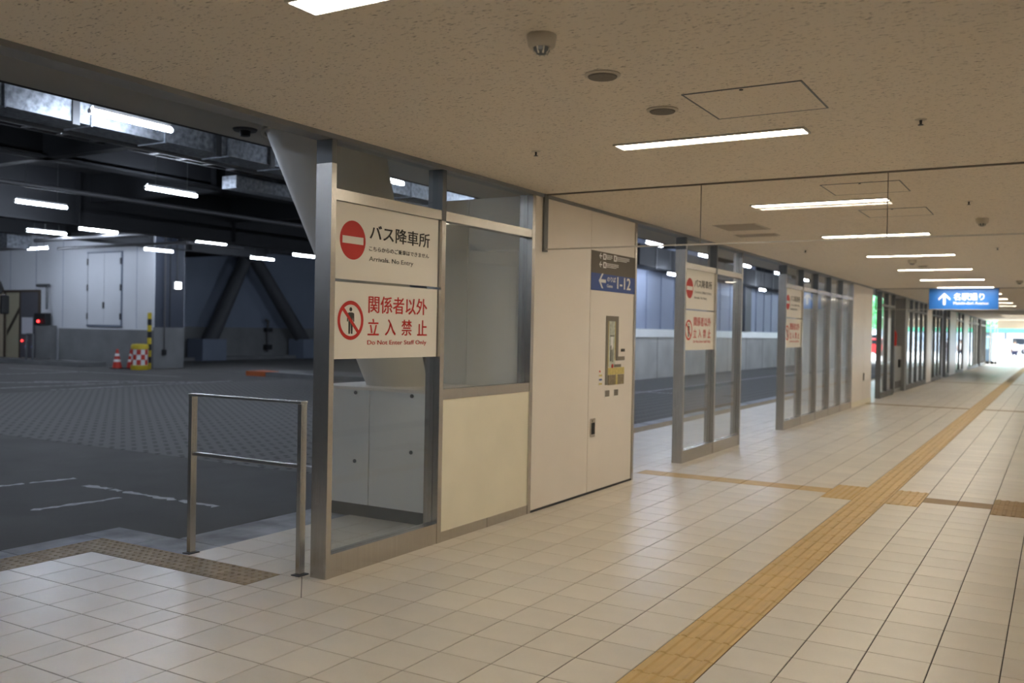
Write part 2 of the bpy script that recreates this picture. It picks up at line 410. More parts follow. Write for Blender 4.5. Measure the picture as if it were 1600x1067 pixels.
# ---- road of the bus hall
road = struct(box('floor_road', -50, -3.5, -22, 62.3, -.4, -.055, 'asphalt'))
box('block_paving', -19, -4.7, 3.72, 40, -.055, -.052, 'block_paving', road)
def worn(name, p0, p1, w, seed, breaks=.10, z=-.054):
    rr = random.Random(seed); p0, p1 = Vector(p0), Vector(p1); L = (p1-p0).length; a = (p1-p0)/L; s = Vector((-a.y, a.x)); n = max(6, int(L/.05)); mb = MB()
    if z < 0: zz = z
    prev = None
    for k in range(n+1):
        c = p0+a*(L*k/n); l = -w/2*(1-.8*rr.random()); r = w/2*(1-.8*rr.random())
        cur = ((c+s*l).to_3d(), (c+s*r).to_3d())
        if prev is not None and rr.random() > breaks:
            q = [Vector((v.x, v.y, zz)) for v in (prev[0], prev[1], cur[1], cur[0])]
            mb.add(q, [(0, 1, 2, 3)])
        prev = cur
    return mb.build(name, 'road_paint', road)
worn('road_marking', (-7.6, .2), (-7.22, 2.0), .11, 5, .04); worn('road_marking', (-6.0, .75), (-5.9, 1.58), .12, 2, .04); worn('road_marking', (-6.75, 1.80), (-4.85, 1.80), .13, 3)
worn('road_marking', (-6.6, 4.12), (-5.6, 4.12), .13, 4, .02, -.0515)
for i, (a, b_, w) in enumerate([((-19.3, 9.5), (-19.3, 15.2), .16), ((-20.6, 7.5), (-20.6, 12.5), .16), ((-22.5, 11.0), (-20.9, 13.2), .2), ((-26.5, 9.0), (-26.4, 15), .18), ((-20.6, 12.6), (-19.5, 14.2), .2), ((-23.5, 9.5), (-21.2, 11.8), .2), ((-8.2, 14), (-8.2, 40), .14), ((-9.8, 20), (-7.0, 20), .16), ((-30, 14.8), (-22, 15.6), .12)]):
    worn('road_marking', a, b_, w, 10+i, .05, -.0505)

# ---- corridor ceiling and shell
ceil = struct(box('ceiling', -2.23, 2.75, -9, 62.3, H, H+.3, 'ceiling'))
wr = struct(box('wall_right', 2.7, 2.9, -9, 62.3, 0, H, 'plaster'))
for k in range(1, 36): box('wall_seam', 2.697, 2.7, -9+2*k-.004, -9+2*k+.004, .1, H, 'seam', wr)
struct(box('baseboard_right', 2.68, 2.7, -9, 62.3, 0, .1, 'steel'))
struct(box('wall_near', -2.37, 2.9, -9.2, -9, 0, H, 'plaster'))
struct(box('wall_end', -1.62, 2.9, 62.3, 62.6, 2.30, H+.3, 'plaster'))
struct(box('trim_1', XP0, -2.23, -9, 62.3, H-.03, H+.02, 'head_beam'))
struct(box('wall_header', XP0, XP1, -9, 62.3, H+.02, 5.0, 'soffit'))
struct(box('ceiling_soffit', -5.0, XP0, -9, 62.3, 3.36, 3.5, 'soffit'))
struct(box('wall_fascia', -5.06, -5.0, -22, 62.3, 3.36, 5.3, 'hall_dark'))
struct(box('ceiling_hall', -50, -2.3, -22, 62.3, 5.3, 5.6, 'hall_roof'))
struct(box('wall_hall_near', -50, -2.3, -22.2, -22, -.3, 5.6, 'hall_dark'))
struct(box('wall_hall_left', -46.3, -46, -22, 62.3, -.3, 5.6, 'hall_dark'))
struct(box('wall_platform', -4.4, -2.37, -9.2, -9, 0, 3.4, 'plaster'))
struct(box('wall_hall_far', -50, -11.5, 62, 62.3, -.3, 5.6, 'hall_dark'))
# white service block beside the corridor (front made of panels)
def block(name, y0, y1, seams, z1=H-.03):
    w = struct(box(name, -3.36, -2.262, y0, y1, 0, z1, 'panel_grey'))
    ys = [y0]+seams+[y1]
    for a, b_ in zip(ys[:-1], ys[1:]): box('wall_panel', -2.262, -2.245, a+.006, b_-.006, .020, z1, 'panel_white', w, bevel=.002)
    box('base_strip', -2.262, -2.242, y0, y1, 0, .018, 'steel_dark', w)
    return w
b1 = block('wall_left', 2.985, 5.19, [4.11])
box('side_panel', -2.93, -2.375, 2.975, 2.985, 0, H-.03, 'panel_grey', b1); box('side_panel', -3.36, -2.938, 2.975, 2.985, 0, H-.03, 'panel_grey', b1)
box('corner_post', XP0, -2.236, 5.19, 5.235, 0, H-.03, 'steel', b1)
b2 = block('wall_left_far', 17.56, 20.05, [18.95]); box('base_board', -2.246, -2.238, 17.56, 20.05, 0, .12, 'panel_cream', b2)
block('wall_left_end', 31.25, 32.6, []); block('wall_left_end_2', 39.0, 41.9, [40.4]); block('wall_left_end_3', 45.8, 48.2, [])
block('wall_left_near', -9, -3.4, [-7.2, -5.3])

# ---- hall walls
wb = struct(box('wall_back', -46, -26.9, 18.4, 19.75, -.3, 5.6, 'hall_white'))
box('dado', -32.6, -26.9, 18.36, 18.4, -.05, 1.36, 'concrete', wb); box('dado', -26.9, -26.86, 18.36, 19.72, -.05, 1.47, 'concrete', wb)
box('end_shade_sheet', -26.9, -26.88, 18.42, 19.72, 1.47, 5.3, 'end_shade', wb)  # shade on the unlit wall end, put into a darker colour
for x in (-45, -43.2, -41.4, -39.6, -37.8, -36, -34.2, -32.4, -27.9): box('wall_seam', x-.012, x+.012, 18.393, 18.4, 1.4, 5.2, 'hall_blue', wb)
box('wall_seam', -26.885, -26.87, 19.05, 19.09, 1.47, 5.2, 'hall_dark', wb)
struct(box('floor_pavement', -46, -29.6, 17.2, 18.4, -.055, .10, 'concrete'))
w3 = struct(box('wall_recess', -33.4, -33, 19.75, 62, -.3, 5.6, 'hall_grey'))
box('dado', -33, -32.93, 19.75, 60, -.05, 1.50, 'concrete', w3); box('kerb_strip', -33, -32.2, 19.75, 60, -.055, .10, 'concrete', w3)
w4 = struct(box('wall_hall_side', -11.5, -11.1, 24, 61.2, -.3, 5.6, 'hall_blue'))
for k in range(26): box('wall_rib', -11.1, -11.07, 24.2+1.4*k, 24.26+1.4*k, 1.76, 4.4, 'hall_blue', w4)
box('dado', -11.1, -10.95, 24, 61.2, -.05, 1.45, 'concrete_pale', w4)
box('ledge', -11.1, -10.9, 24, 61.2, 1.45, 1.74, 'panel_grey', w4)
for k in range(13): box('dado_joint', -10.951, -10.945, 25+2.8*k, 25.03+2.8*k, -.05, 1.45, 'seam', w4)
for y in (38.4, 50.5): box('pilaster', -11.1, -10.85, y, y+1.0, 1.74, 5.3, 'brace', w4)
struct(box('wall_hall_side_end', -33, -11.1, 23.9, 24.0, 4.6, 5.6, 'hall_dark'))
# girders across the hall roof
for i, (x, z) in enumerate([(-14.4, 4.6), (-19.2, 3.98), (-27, 4.4)]):
    g = struct(MB().box(x-.2, x+.2, -22, 24, z, z+.04).box(x-.03, x+.03, -22, 24, z+.04, 5.3).build('trim_girder_%d' % (i+1), 'hall_dark'))
    for k in range(9): box('stiffener', x+.03, x+.17, -20+5*k, -19.96+5*k, z+.04, 5.3, 'hall_dark', g)
for i, y in enumerate([-4, 2.4, 6.2, 10.5, 15, 19.5, 27, 34, 41, 48]):
    struct(box('trim_joist_%d' % (i+1), -50 if y < 24 else -11.5, -5.06, y-.1, y+.1, 4.6, 5.3, 'hall_dark'))

# ================================================================== GLAZED PARTITIONS
def partition(y0, ends, label, label_low=None, infill=None, rail=.15, dark=False):
    t = thing('glass_partition', label, 'partition', (-2.30, y0, 0), 'stainless glass partitions along the corridor')
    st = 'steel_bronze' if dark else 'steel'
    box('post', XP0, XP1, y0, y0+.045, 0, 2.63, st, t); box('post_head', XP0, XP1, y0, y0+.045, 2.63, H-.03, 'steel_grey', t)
    a = y0+.045
    for k, e in enumerate(ends):
        box('mullion', XP0, XP1, e-.05, e, 0, 2.40, st, t); box('mullion_head', XP0, XP1, e-.05, e, 2.40, H-.03, 'steel_grey' if k < len(ends)-1 else st, t)
        b_ = e-.05
        if infill == k:
            box('bottom_rail', -2.33, -2.243, a, b_, 0, .075, 'steel', t); box('infill_panel', -2.30, -2.250, a, b_, .075, 1.07, 'panel_cream', t)
            box('sill_rail', -2.33, -2.243, a, b_, 1.07, 1.145, 'steel', t); g0 = 1.145
            box('rail_joint', -2.2435, -2.2425, (a+b_)/2-.002, (a+b_)/2+.002, 0, .075, 'seam', t)
        else:
            box('bottom_rail', -2.33, -2.243, a, b_, 0, rail, st, t); g0 = rail
        box('transom', -2.33, -2.243, a, b_, 2.405, 2.475, st, t)
        box('glass_pane', -2.296, -2.286, a, b_, g0, 2.405, 'glass', t); box('top_glass', -2.296, -2.286, a, b_, 2.475, H-.03, 'glass', t)
        a = e
    return t
partition(.36, [1.62, 2.98], 'stainless framed glass partition nearest the camera, with cream lower panel', infill=1)
partition(6.75, [7.99, 9.15], 'two-pane stainless glass partition standing free between two open doorways')
partition(11.62, [12.87, 14.03, 15.19, 16.35, 17.54], 'five-pane stainless glass partition running up to the far white wall')
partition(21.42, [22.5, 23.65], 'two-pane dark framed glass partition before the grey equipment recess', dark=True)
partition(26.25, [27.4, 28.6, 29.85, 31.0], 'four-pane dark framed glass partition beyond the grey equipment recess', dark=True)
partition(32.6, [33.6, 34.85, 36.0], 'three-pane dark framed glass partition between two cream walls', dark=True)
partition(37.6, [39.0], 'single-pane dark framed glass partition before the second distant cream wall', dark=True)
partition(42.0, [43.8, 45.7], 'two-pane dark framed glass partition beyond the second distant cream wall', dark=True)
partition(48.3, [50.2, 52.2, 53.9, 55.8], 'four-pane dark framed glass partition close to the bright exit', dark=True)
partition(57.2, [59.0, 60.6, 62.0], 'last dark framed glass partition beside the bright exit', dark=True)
# glazed screen across the corridor end, left of the exit
t = thing('exit_screen', 'white framed glazed screen facing the corridor left of the bright exit', 'window', (-2.0, 62.4, 0))
for x in (-2.3, -2.02, -1.78, -1.62): box('mullion', x-.03, x+.03, 62.35, 62.45, 0, H, 'panel_grey', t)
box('transom', -2.3, -1.62, 62.36, 62.44, 1.72, 1.78, 'panel_grey', t); box('transom', -2.3, -1.62, 62.36, 62.44, 2.28, 2.34, 'panel_grey', t); box('bottom_rail', -2.3, -1.62, 62.36, 62.44, 0, .2, 'steel_dark', t)
for a, b_ in ((-2.27, -2.05), (-1.99, -1.81), (-1.75, -1.65)): box('glass_pane', a, b_, 62.395, 62.405, .2, 2.28, 'glass', t)

# ---- notice signs on the partitions
def signs(y, where):
    dy = y-.36
    f = FX(-2.268)
    s = thing('no_entry_sign', 'white sign with red no-entry disc, '+where, 'sign', (-2.285, .40+dy, 1.905), 'bus arrivals no-entry signs')
    box('board', -2.285, -2.268, .407+dy, 1.56+dy, 1.908, 2.403, 'sign_white', s)
    MB().prism(disc(.602+dy, 2.166, .127), .001, f).build('no_entry_disc', 'red', s)
    plate('no_entry_bar', .499+dy, .706+dy, 2.142, 2.190, f, 'sign_white', s, .002)
    text('lettering', 'バス降車所', .770+dy, 1.452+dy, 2.186, 2.289, f, 'ink', s, .016)
    text('lettering', 'こちらからのご乗車はできません', .766+dy, 1.445+dy, 2.110, 2.143, f, 'ink', s, .012)
    text('lettering', 'Arrivals. No Entry', .767+dy, 1.256+dy, 2.034, 2.074, f, 'ink_grey', s, .008)
    s = thing('staff_only_sign', 'white staff only sign with struck-out figure, '+where, 'sign', (-2.285, .40+dy, 1.39), 'staff only signs')
    box('board', -2.285, -2.268, .407+dy, 1.56+dy, 1.392, 1.890, 'sign_white', s)
    c = (.592+dy, 1.643); n = 40; o_, i_ = disc(*c, .128, n), disc(*c, .103, n)
    MB().add([f(*p, .0012) for p in o_]+[f(*p, .0012) for p in i_], [(k, (k+1) % n, n+(k+1) % n, n+k) for k in range(n)]).build('prohibition_ring', 'red', s)
    fig = [(-.013, .052), (-.034, .046), (-.036, -.008), (-.026, -.008), (-.022, .028), (-.020, -.088), (-.004, -.088), (-.001, -.015), (.001, -.015), (.004, -.088), (.020, -.088), (.022, .028), (.026, -.008), (.036, -.008), (.034, .046), (.013, .052)]
    mb = MB().prism([(c[0]+a*1.0, c[1]+b_) for a, b_ in fig], .0008, f); mb.prism(disc(c[0], c[1]+.072, .0135, 20), .0008, f); mb.build('figure', 'ink', s)
    ca = math.radians(135); w_ = .0115; p0 = (c[0]+.115*math.cos(ca), c[1]+.115*math.sin(ca)); p1 = (c[0]-.115*math.cos(ca), c[1]-.115*math.sin(ca)); q = w_*.7071
    MB().prism([(p0[0]-q, p0[1]-q), (p1[0]-q, p1[1]-q), (p1[0]+q, p1[1]+q), (p0[0]+q, p0[1]+q)], .0016, f).build('slash', 'red', s)
    text('lettering', '関係者以外', .768+dy, 1.433+dy, 1.695, 1.813, f, 'red', s, .014)
    for k, ch in enumerate('立入禁止'): text('lettering', ch, .764+dy+k*.1845, .764+dy+k*.1845+.118, 1.546, 1.658, f, 'red', s, .016)
    text('lettering', 'Do Not Enter Staff Only', .762+dy, 1.430+dy, 1.474, 1.514, f, 'red', s, .008)
signs(.36, 'on the partition nearest the camera'); signs(6.75, 'on the freestanding two-pane partition'); signs(11.62, 'on the five-pane partition')

# ================================================================== SMOKE SCREENS hanging from the ceiling
def screen(y, z0, label, seams):
    t = thing('smoke_screen', label, 'glass screen', (0, y, z0), 'glass smoke screens under the ceiling')
    xs = [-2.23]+seams+[2.69]
    for a, b_ in zip(xs[:-1], xs[1:]): box('glass_pane', a+.002, b_-.002, y-.004, y+.004, z0+.012, H-.012, 'screen_glass', t)
    for s in seams: box('joint_strip', s-.0025, s+.0025, y-.006, y+.006, z0, H-.012, 'channel', t)
    box('top_channel', -2.24, 2.69, y-.01, y+.01, H-.012, H, 'channel', t); box('bottom_rail', -2.24, 2.69, y-.008, y+.008, z0, z0+.012, 'trough', t)
    box('end_bracket', -2.243, -2.225, y-.035, y+.035, z0-.015, H, 'steel_grey', t)
screen(3.15, 2.315, 'clear glass smoke screen hanging across the ceiling before the white wall', [-.805, .61, 2.02])
screen(20.42, 2.285, 'far clear glass smoke screen carrying the blue direction sign', [-1.02, .50, 2.0])

# ---- hanging blue sign
s = thing('direction_sign', 'blue hanging sign with white up arrow and Japanese avenue name', 'sign', (-.265, 20.37, 2.30))
box('board', -1.01, .487, 20.365, 20.405, 2.30, 2.795, 'hang_blue', s); box('bottom_edge', -1.01, .487, 20.36, 20.407, 2.29, 2.30, 'trough', s)
f = FY(20.364); MB().prism(arrow_poly(-.672, 2.548, .288, 0), .002, f).build('arrow', 'letter_white', s)
text('lettering', '名駅通り', -.47, .188, 2.515, 2.687, f, 'letter_white', s, .02, .002)
text('lettering', 'Meieki-dori Avenue', -.472, .28, 2.410, 2.482, f, 'letter_white', s, .01, .002)

# ================================================================== CORRIDOR CEILING FITTINGS
def strip_light(y, label):
    t = thing('strip_light', label, 'ceiling light', (-.195, y, H), 'recessed strip lights down the corridor')
    x0, x1, h = -.80, .41, .085
    mb = MB().box(x0, x1, y-h, y-h+.012, H-.012, H).box(x0, x1, y+h-.012, y+h, H-.012, H).box(x0, x0+.012, y-h+.012, y+h-.012, H-.012, H).box(x1-.012, x1, y-h+.012, y+h-.012, H-.012, H)
    mb.build('trim_frame', 'trough', t)
    box('diffuser', x0+.012, x1-.012, y-h+.012, y+h-.012, H-.008, H-.001, 'diffuser', t)
    return t
lys = [-1.44, 1.50, 4.57, 7.55, 10.60, 13.70, 16.85, 20.02, 23.5, 27.0, 30.4, 33.5, 48.3, 52.7, 60.6]
l0 = strip_light(lys[0], 'recessed white strip light at the top edge of the picture')
for k, y in enumerate(lys[1:]):
    dup(l0, (-.195, y, H), 'recessed white strip light in corridor ceiling, %s one fully in view' % ORD[k])
def ceiling_speaker(x, y, label):
    t = thing('ceiling_speaker', label, 'speaker', (x, y, H), 'round ceiling speakers')
    MB().lathe((x, y, H), [(.085, 0), (.085, -.006), (.074, -.010)], 28).build('rim', 'ceil_device', t, smooth=True)
    MB().lathe((x, y, H-.010), [(.070, 0), (.066, -.006), (.02, -.009)], 28).build('grille', 'speaker_mesh', t, smooth=True)
ceiling_speaker(-.172, -.085, 'round flush ceiling speaker nearer the smoke detector'); ceiling_speaker(-.172, .68, 'round flush ceiling speaker beside the square hatch'); ceiling_speaker(-.28, 12.8, 'small round ceiling speaker far along the corridor')
def smoke_det(x, y, label):
    t = thing('smoke_detector', label, 'smoke detector', (x, y, H), 'smoke detectors on the corridor ceiling')
    MB().lathe((x, y, H), [(.062, 0), (.062, -.012), (.056, -.045), (.050, -.052)], 24).build('body', 'ceil_device', t, smooth=True)
    MB().lathe((x, y, H-.052), [(.036, 0), (.034, -.014), (.020, -.024), (.008, -.028)], 20).build('sensor_cage', 'steel_grey', t, smooth=True)
    for k in range(8):
        q = 2*math.pi*k/8; MB().cyl((x+.038*math.cos(q), y+.038*math.sin(q), H-.05), (x+.024*math.cos(q), y+.024*math.sin(q), H-.078), .004, n=6).build('cage_bar', 'ceil_device', t)
smoke_det(-.15, -.72, 'white smoke detector on the near ceiling'); smoke_det(1.02, 6.35, 'smoke detector behind the smoke screen at the right'); smoke_det(-.28, 11.5, 'dark-tipped smoke detector between two far strip lights'); smoke_det(1.0, 17.5, 'smoke detector on the distant ceiling near the blue sign')
def sprinkler(x, y, label):
    t = thing('sprinkler_head', label, 'sprinkler', (x, y, H), 'ceiling sprinkler heads')
    MB().lathe((x, y, H), [(.032, 0), (.030, -.004), (.012, -.006)], 18).build('escutcheon', 'ceil_device', t, smooth=True)
    MB().cyl((x, y, H-.005), (x, y, H-.03), .008, .006, 10).build('nozzle', 'steel_dark', t); MB().cyl((x, y, H-.03), (x, y, H-.033), .015, n=12).build('deflector', 'steel_dark', t)
sprinkler(-1.36, 1.40, 'small ceiling sprinkler head above the white wall'); sprinkler(1.02, 1.52, 'small ceiling sprinkler head right of the nearest full strip light'); sprinkler(1.0, 5.0, 'small ceiling sprinkler head just behind the smoke screen'); sprinkler(.99, 9.7, 'sprinkler head on the ceiling right of the fourth strip light'); sprinkler(-1.4, 9.3, 'sprinkler head on the ceiling left of the fourth strip light')
def hatch(x, y, label):
    t = thing('ceiling_hatch', label, 'access hatch', (x+.3, y+.3, H), 'square ceiling access hatches')
    MB().box(x, x+.6, y, y+.008, H-.004, H).box(x, x+.6, y+.592, y+.6, H-.004, H).box(x, x+.008, y+.008, y+.592, H-.004, H).box(x+.592, x+.6, y+.008, y+.592, H-.004, H).build('edge_trim', 'steel_grey', t)
    box('hatch_panel', x+.010, x+.590, y+.010, y+.590, H-.003, H, 'ceiling', t)
    MB().cyl((x+.3, y+.03, H-.003), (x+.3, y+.03, H-.007), .010, n=12).build('latch', 'steel_dark', t)
hatch(.028, .425, 'square access hatch outlined in the near ceiling'); hatch(.028, 3.59, 'square access hatch just behind the glass smoke screen'); hatch(.028, 5.24, 'square access hatch beyond the second strip light')
def vent(x, y, w, d, label):
    t = thing('ceiling_vent', label, 'vent', (x+w/2, y+d/2, H), 'slatted ceiling vents')
    box('vent_frame', x, x+w, y, y+d, H-.006, H, 'ceil_device', t)
    n = 6
    for k in range(n): box('slat', x+.02, x+w-.02, y+.02+(d-.04)*k/n, y+.02+(d-.04)*(k+.55)/n, H-.012, H-.006, 'slat', t)
vent(-1.64, 5.93, .49, .6, 'slatted grey vent in the ceiling above the open doorway'); vent(-1.72, 6.98, .5, .25, 'narrow slatted vent behind the larger ceiling vent')

# ================================================================== WHITE WALL: direction panel, map, handle
s = thing('gate_sign', 'brown and blue direction panel reading 1-12 on the white wall', 'sign', (-2.245, 4.11, 2.01))
f = FX(-2.2405)
box('top_field', -2.245, -2.2405, 4.118, 5.185, 2.181, 2.40, 'sign_grey', s); box('bottom_field', -2.245, -2.2405, 4.118, 5.185, 2.01, 2.181, 'sign_blue', s)
MB().prism(arrow_poly(4.369, 2.110, .165, math.pi/2), .0015, f).build('arrow', 'letter_white', s)
text('lettering', 'のりば', 4.483, 4.69, 2.109, 2.161, f, 'letter_white', s, .02); text('lettering', 'Gates', 4.478, 4.617, 2.052, 2.083, f, 'letter_white', s, .012)
text('lettering', '1-12', 4.727, 5.075, 2.048, 2.171, f, 'letter_white', s, .02)
for z in (2.358, 2.272): MB().prism(arrow_poly(4.325, z, .062, math.pi/2), .0015, f).build('arrow', 'letter_white', s)
for a, b_, z0, z1 in ((4.38, 4.45, 2.325, 2.385), (4.64, 4.705, 2.325, 2.387), (4.385, 4.455, 2.242, 2.302)):
    i_ = plate('pictogram', a, b_, z0, z1, f, 'letter_white', s, .0012); plate('pictogram_figure', a+.02, b_-.02, z0+.012, z1-.012, f, 'sign_grey', i_, .0018)
rr = random.Random(4)
for a, b_, z0, z1 in ((4.46, 4.605, 2.350, 2.378), (4.715, 5.05, 2.350, 2.378), (4.465, 4.78, 2.268, 2.295)):
    x = a
    while x < b_-.02:
        MB().prism([(x, z0), (x+.020, z0), (x+.020, z0+.007), (x+.007, z0+.007), (x+.007, z1-.006), (x+.022, z1-.006), (x+.022, z1), (x, z1)], .0012, f).build('small_character', 'letter_white', s); x += .030
    plate('small_line', a, a+(b_-a)*.75, z0-.014, z0-.008, f, 'letter_white', s, .0012)
s = thing('wayfinding_map', 'L-shaped tactile wayfinding map with yellow legend on the white wall', 'map', (-2.245, 4.48, 1.05))
f = FX(-2.244)
MB().prism([(4.487, 1.06), (4.542, 1.06), (4.542, 1.71), (4.715, 1.71), (4.735, 1.345), (4.74, 1.305), (4.96, 1.305), (4.96, 1.345), (4.795, 1.345), (4.79, 1.763), (4.487, 1.763)], .004, f).build('map_frame', 'map_grey', s)
plate('map_sheet', 4.542, 4.72, 1.24, 1.71, f, 'map_pale', s, .002); plate('map_border', 4.542, 4.556, 1.24, 1.71, f, 'map_yellow', s, .0035); plate('map_border', 4.706, 4.72, 1.31, 1.71, f, 'map_yellow', s, .0035)
for k, (a, b_, z0, z1, m_) in enumerate([(4.585, 4.68, 1.60, 1.68, 'map_pale'), (4.60, 4.66, 1.42, 1.55, 'panel_grey'), (4.60, 4.625, 1.30, 1.46, 'ink_grey'), (4.65, 4.665, 1.29, 1.44, 'ink_grey'), (4.59, 4.685, 1.555, 1.565, 'ink_grey')]): plate('map_block', a, b_, z0, z1, f, m_, s, .004)
plate('legend_band', 4.542, 4.955, 1.16, 1.232, f, 'map_yellow', s, .004); plate('legend_block', 4.556, 4.742, 1.055, 1.158, f, 'map_brown', s, .004); plate('legend_block', 4.79, 4.952, 1.055, 1.158, f, 'map_brown', s, .004); plate('legend_gap', 4.742, 4.79, 1.055, 1.158, f, 'map_yellow', s, .003)
plate('heading_strip', 4.70, 4.87, 1.235, 1.265, f, 'map_grey', s, .004); MB().prism(disc(4.655, 1.25, .022, 16), .005, f).build('position_mark', 'red', s)
plate('call_button', 4.87, 4.945, 1.395, 1.425, f, 'ink', s, .012)
for k, m_ in enumerate(('red', 'map_yellow', 'sign_blue', 'map_yellow')):
    q = tag(plate('sticker', 4.335, 4.435, 1.185-.042*k, 1.218-.042*k, FX(-2.245), 'sign_white', None, .0012), ['small sticker with red bar left of the wall map, topmost of four', 'small sticker with yellow bar left of the wall map, second from top', 'small sticker with blue bar left of the wall map', 'lowest yellow-barred sticker left of the wall map'][k], 'sticker', 'stickers beside the wall map')
    base(q, (-2.245, 4.335, 1.185-.042*k)); plate('sticker_print', 4.345, 4.345+(.03 if k == 0 else .07), 1.193-.042*k, 1.211-.042*k, FX(-2.2438), m_, q, .001)
for a, l_ in ((4.485, 'left'), (4.702, 'right')):
    q = tag(plate('info_card', a, a+.125, .925, 1.012, FX(-2.245), 'sign_white', None, .0015), 'small printed card below the wall map, %s of the pair' % l_, 'card', 'printed cards under the wall map')
    base(q, (-2.245, a, .925)); plate('card_field', a+.012, a+.113, .94, 1.003, FX(-2.2435), 'map_grey', q, .001)
t = thing('flush_handle', 'small dark recessed pull handle on the near white wall', 'handle', (-2.245, 4.2, .56), 'pull handles on the white walls')
box('bezel', -2.245, -2.232, 4.155, 4.255, .56, .74, 'steel', t, bevel=.004); box('recess', -2.2335, -2.229, 4.175, 4.237, .585, .70, 'black', t); box('lock_barrel', -2.2335, -2.226, 4.19, 4.222, .705, .728, 'steel', t)
dup(t, (-2.245, 18.98, .56), 'small dark pull handle on the far white wall')

# ================================================================== RAILING, PLINTH, LEANING COLUMN
t = thing('guard_railing', 'low stainless two-bar railing beside the first partition post', 'railing', (-2.97, .36, 0))
box('post', -3.50, -3.465, .335, .385, 0, 1.10, 'steel', t, bevel=.003); box('post', -2.475, -2.44, .335, .385, 0, 1.10, 'steel', t, bevel=.003)
box('top_rail', -3.50, -2.44, .33, .39, 1.10, 1.118, 'steel', t, bevel=.003); box('middle_rail', -3.465, -2.475, .345, .375, .685, .71, 'steel', t, bevel=.003)
for x in (-3.482, -2.458): box('foot_plate', x-.035, x+.035, .315, .405, 0, .006, 'steel_dark', t)
t = thing('column_plinth', 'low white panelled plinth behind the first glass pane', 'plinth', (-3.1, 2.5, 0))
box('core', -3.84, -2.40, 2.05, 2.94, -.05, 1.07, 'panel_grey', t)
for a, b_ in ((-3.84, -3.275), (-3.265, -2.40)): box('front_panel', a, b_, 2.02, 2.05, .10, 1.07, 'panel_grey', t, bevel=.002)
box('side_panel', -3.865, -3.84, 2.03, 2.94, .10, 1.07, 'panel_grey', t); box('skirting', -3.85, -2.40, 2.015, 2.05, -.05, .10, 'steel_grey', t); box('cap', -3.87, -2.40, 2.01, 2.945, 1.07, 1.095, 'panel_white', t)
for x, z in ((-3.42, 1.045), (-3.42, .463), (-2.826, .584), (-2.826, 1.045)): MB().cyl((x, 2.02, z), (x, 2.012, z), .016, n=14).build('bolt_cap', 'steel_grey', t)
mb = MB(); n = 48; prof = [(0, .27), (1, .53)]
vs_ = []
b0, b1_ = Vector((-3.33, 2.47, 1.095)), Vector((-4.12, 2.35, 3.37))
for fr_, r in prof:
    c = b0.lerp(b1_, fr_)
    for k in range(n): q = 2*math.pi*k/n; vs_.append((c.x+r*math.cos(q), c.y+r*math.sin(q), c.z))
mb.add(vs_, [(k, (k+1) % n, n+(k+1) % n, n+k) for k in range(n)]+[tuple(range(n))[::-1], tuple(range(n, 2*n))])
t = thing('leaning_column', 'leaning white column widening upward behind the first partition', 'column', (b0.x, b0.y, 1.095))
mb.build('shaft', 'column', t, smooth=True)
mb = MB(); r0, r1 = .53, .565
mb.add([(b1_.x+r*math.cos(2*math.pi*k/n), b1_.y+r*math.sin(2*math.pi*k/n), z) for r, z in ((r0, 3.335), (r1, 3.335), (r1, 3.36), (r0, 3.36)) for k in range(n)],
       [(j*n+k, j*n+(k+1) % n, ((j+1) % 4)*n+(k+1) % n, ((j+1) % 4)*n+k) for j in range(4) for k in range(n)])
mb.build('collar', 'ceil_device', t, smooth=True)
t = thing('soffit_speaker', 'small black downlight disc on the outer soffit by the leaning column', 'ceiling fitting', (-4.62, 1.86, 3.36))
MB().lathe((-4.62, 1.86, 3.36), [(.11, 0), (.10, -.018)], 24).build('flange', 'steel_dark', t, smooth=True); MB().lathe((-4.62, 1.86, 3.342), [(.05, 0), (.045, -.045), (.02, -.05)], 18).build('dome', 'black', t, smooth=True)

# ---- equipment recess in the partition line
t = thing('equipment_cabinet', 'tall grey metal equipment recess in the far partition line', 'cabinet', (-2.7, 25, 0))
box('back_panel', -2.60, -2.53, 23.95, 26.2, 0, H-.03, 'cabinet_grey', t); box('side_post', -2.53, -2.24, 25.75, 26.2, 0, H-.03, 'cabinet_grey', t)
box('lower_box', -2.53, -2.33, 24.4, 25.7, 0, 1.35, 'cabinet_grey', t, bevel=.01); box('vent_grille', -2.33, -2.32, 24.6, 25.6, .12, .32, 'steel_dark', t); box('switch_box', -2.33, -2.28, 25.1, 25.4, .72, .95, 'black', t)
MB().cyl((-2.49, 25.1, 1.95), (-2.49, 25.1, H-.03), .035, n=12).build('conduit', 'steel_dark', t)
t = thing('fire_extinguisher', 'red fire extinguisher on the grey equipment recess', 'extinguisher', (-2.43, 24.9, 1.352))
MB().lathe((-2.43, 24.9, 1.352), [(.075, 0), (.08, .02), (.08, .36), (.05, .43), (.025, .46)], 18).build('cylinder', 'red', t, smooth=True); MB().cyl((-2.43, 24.9, 1.82), (-2.43, 24.9, 1.88), .02, n=10).build('valve', 'black', t); box('lever', -2.45, -2.41, 24.82, 24.92, 1.87, 1.89, 'black', t)

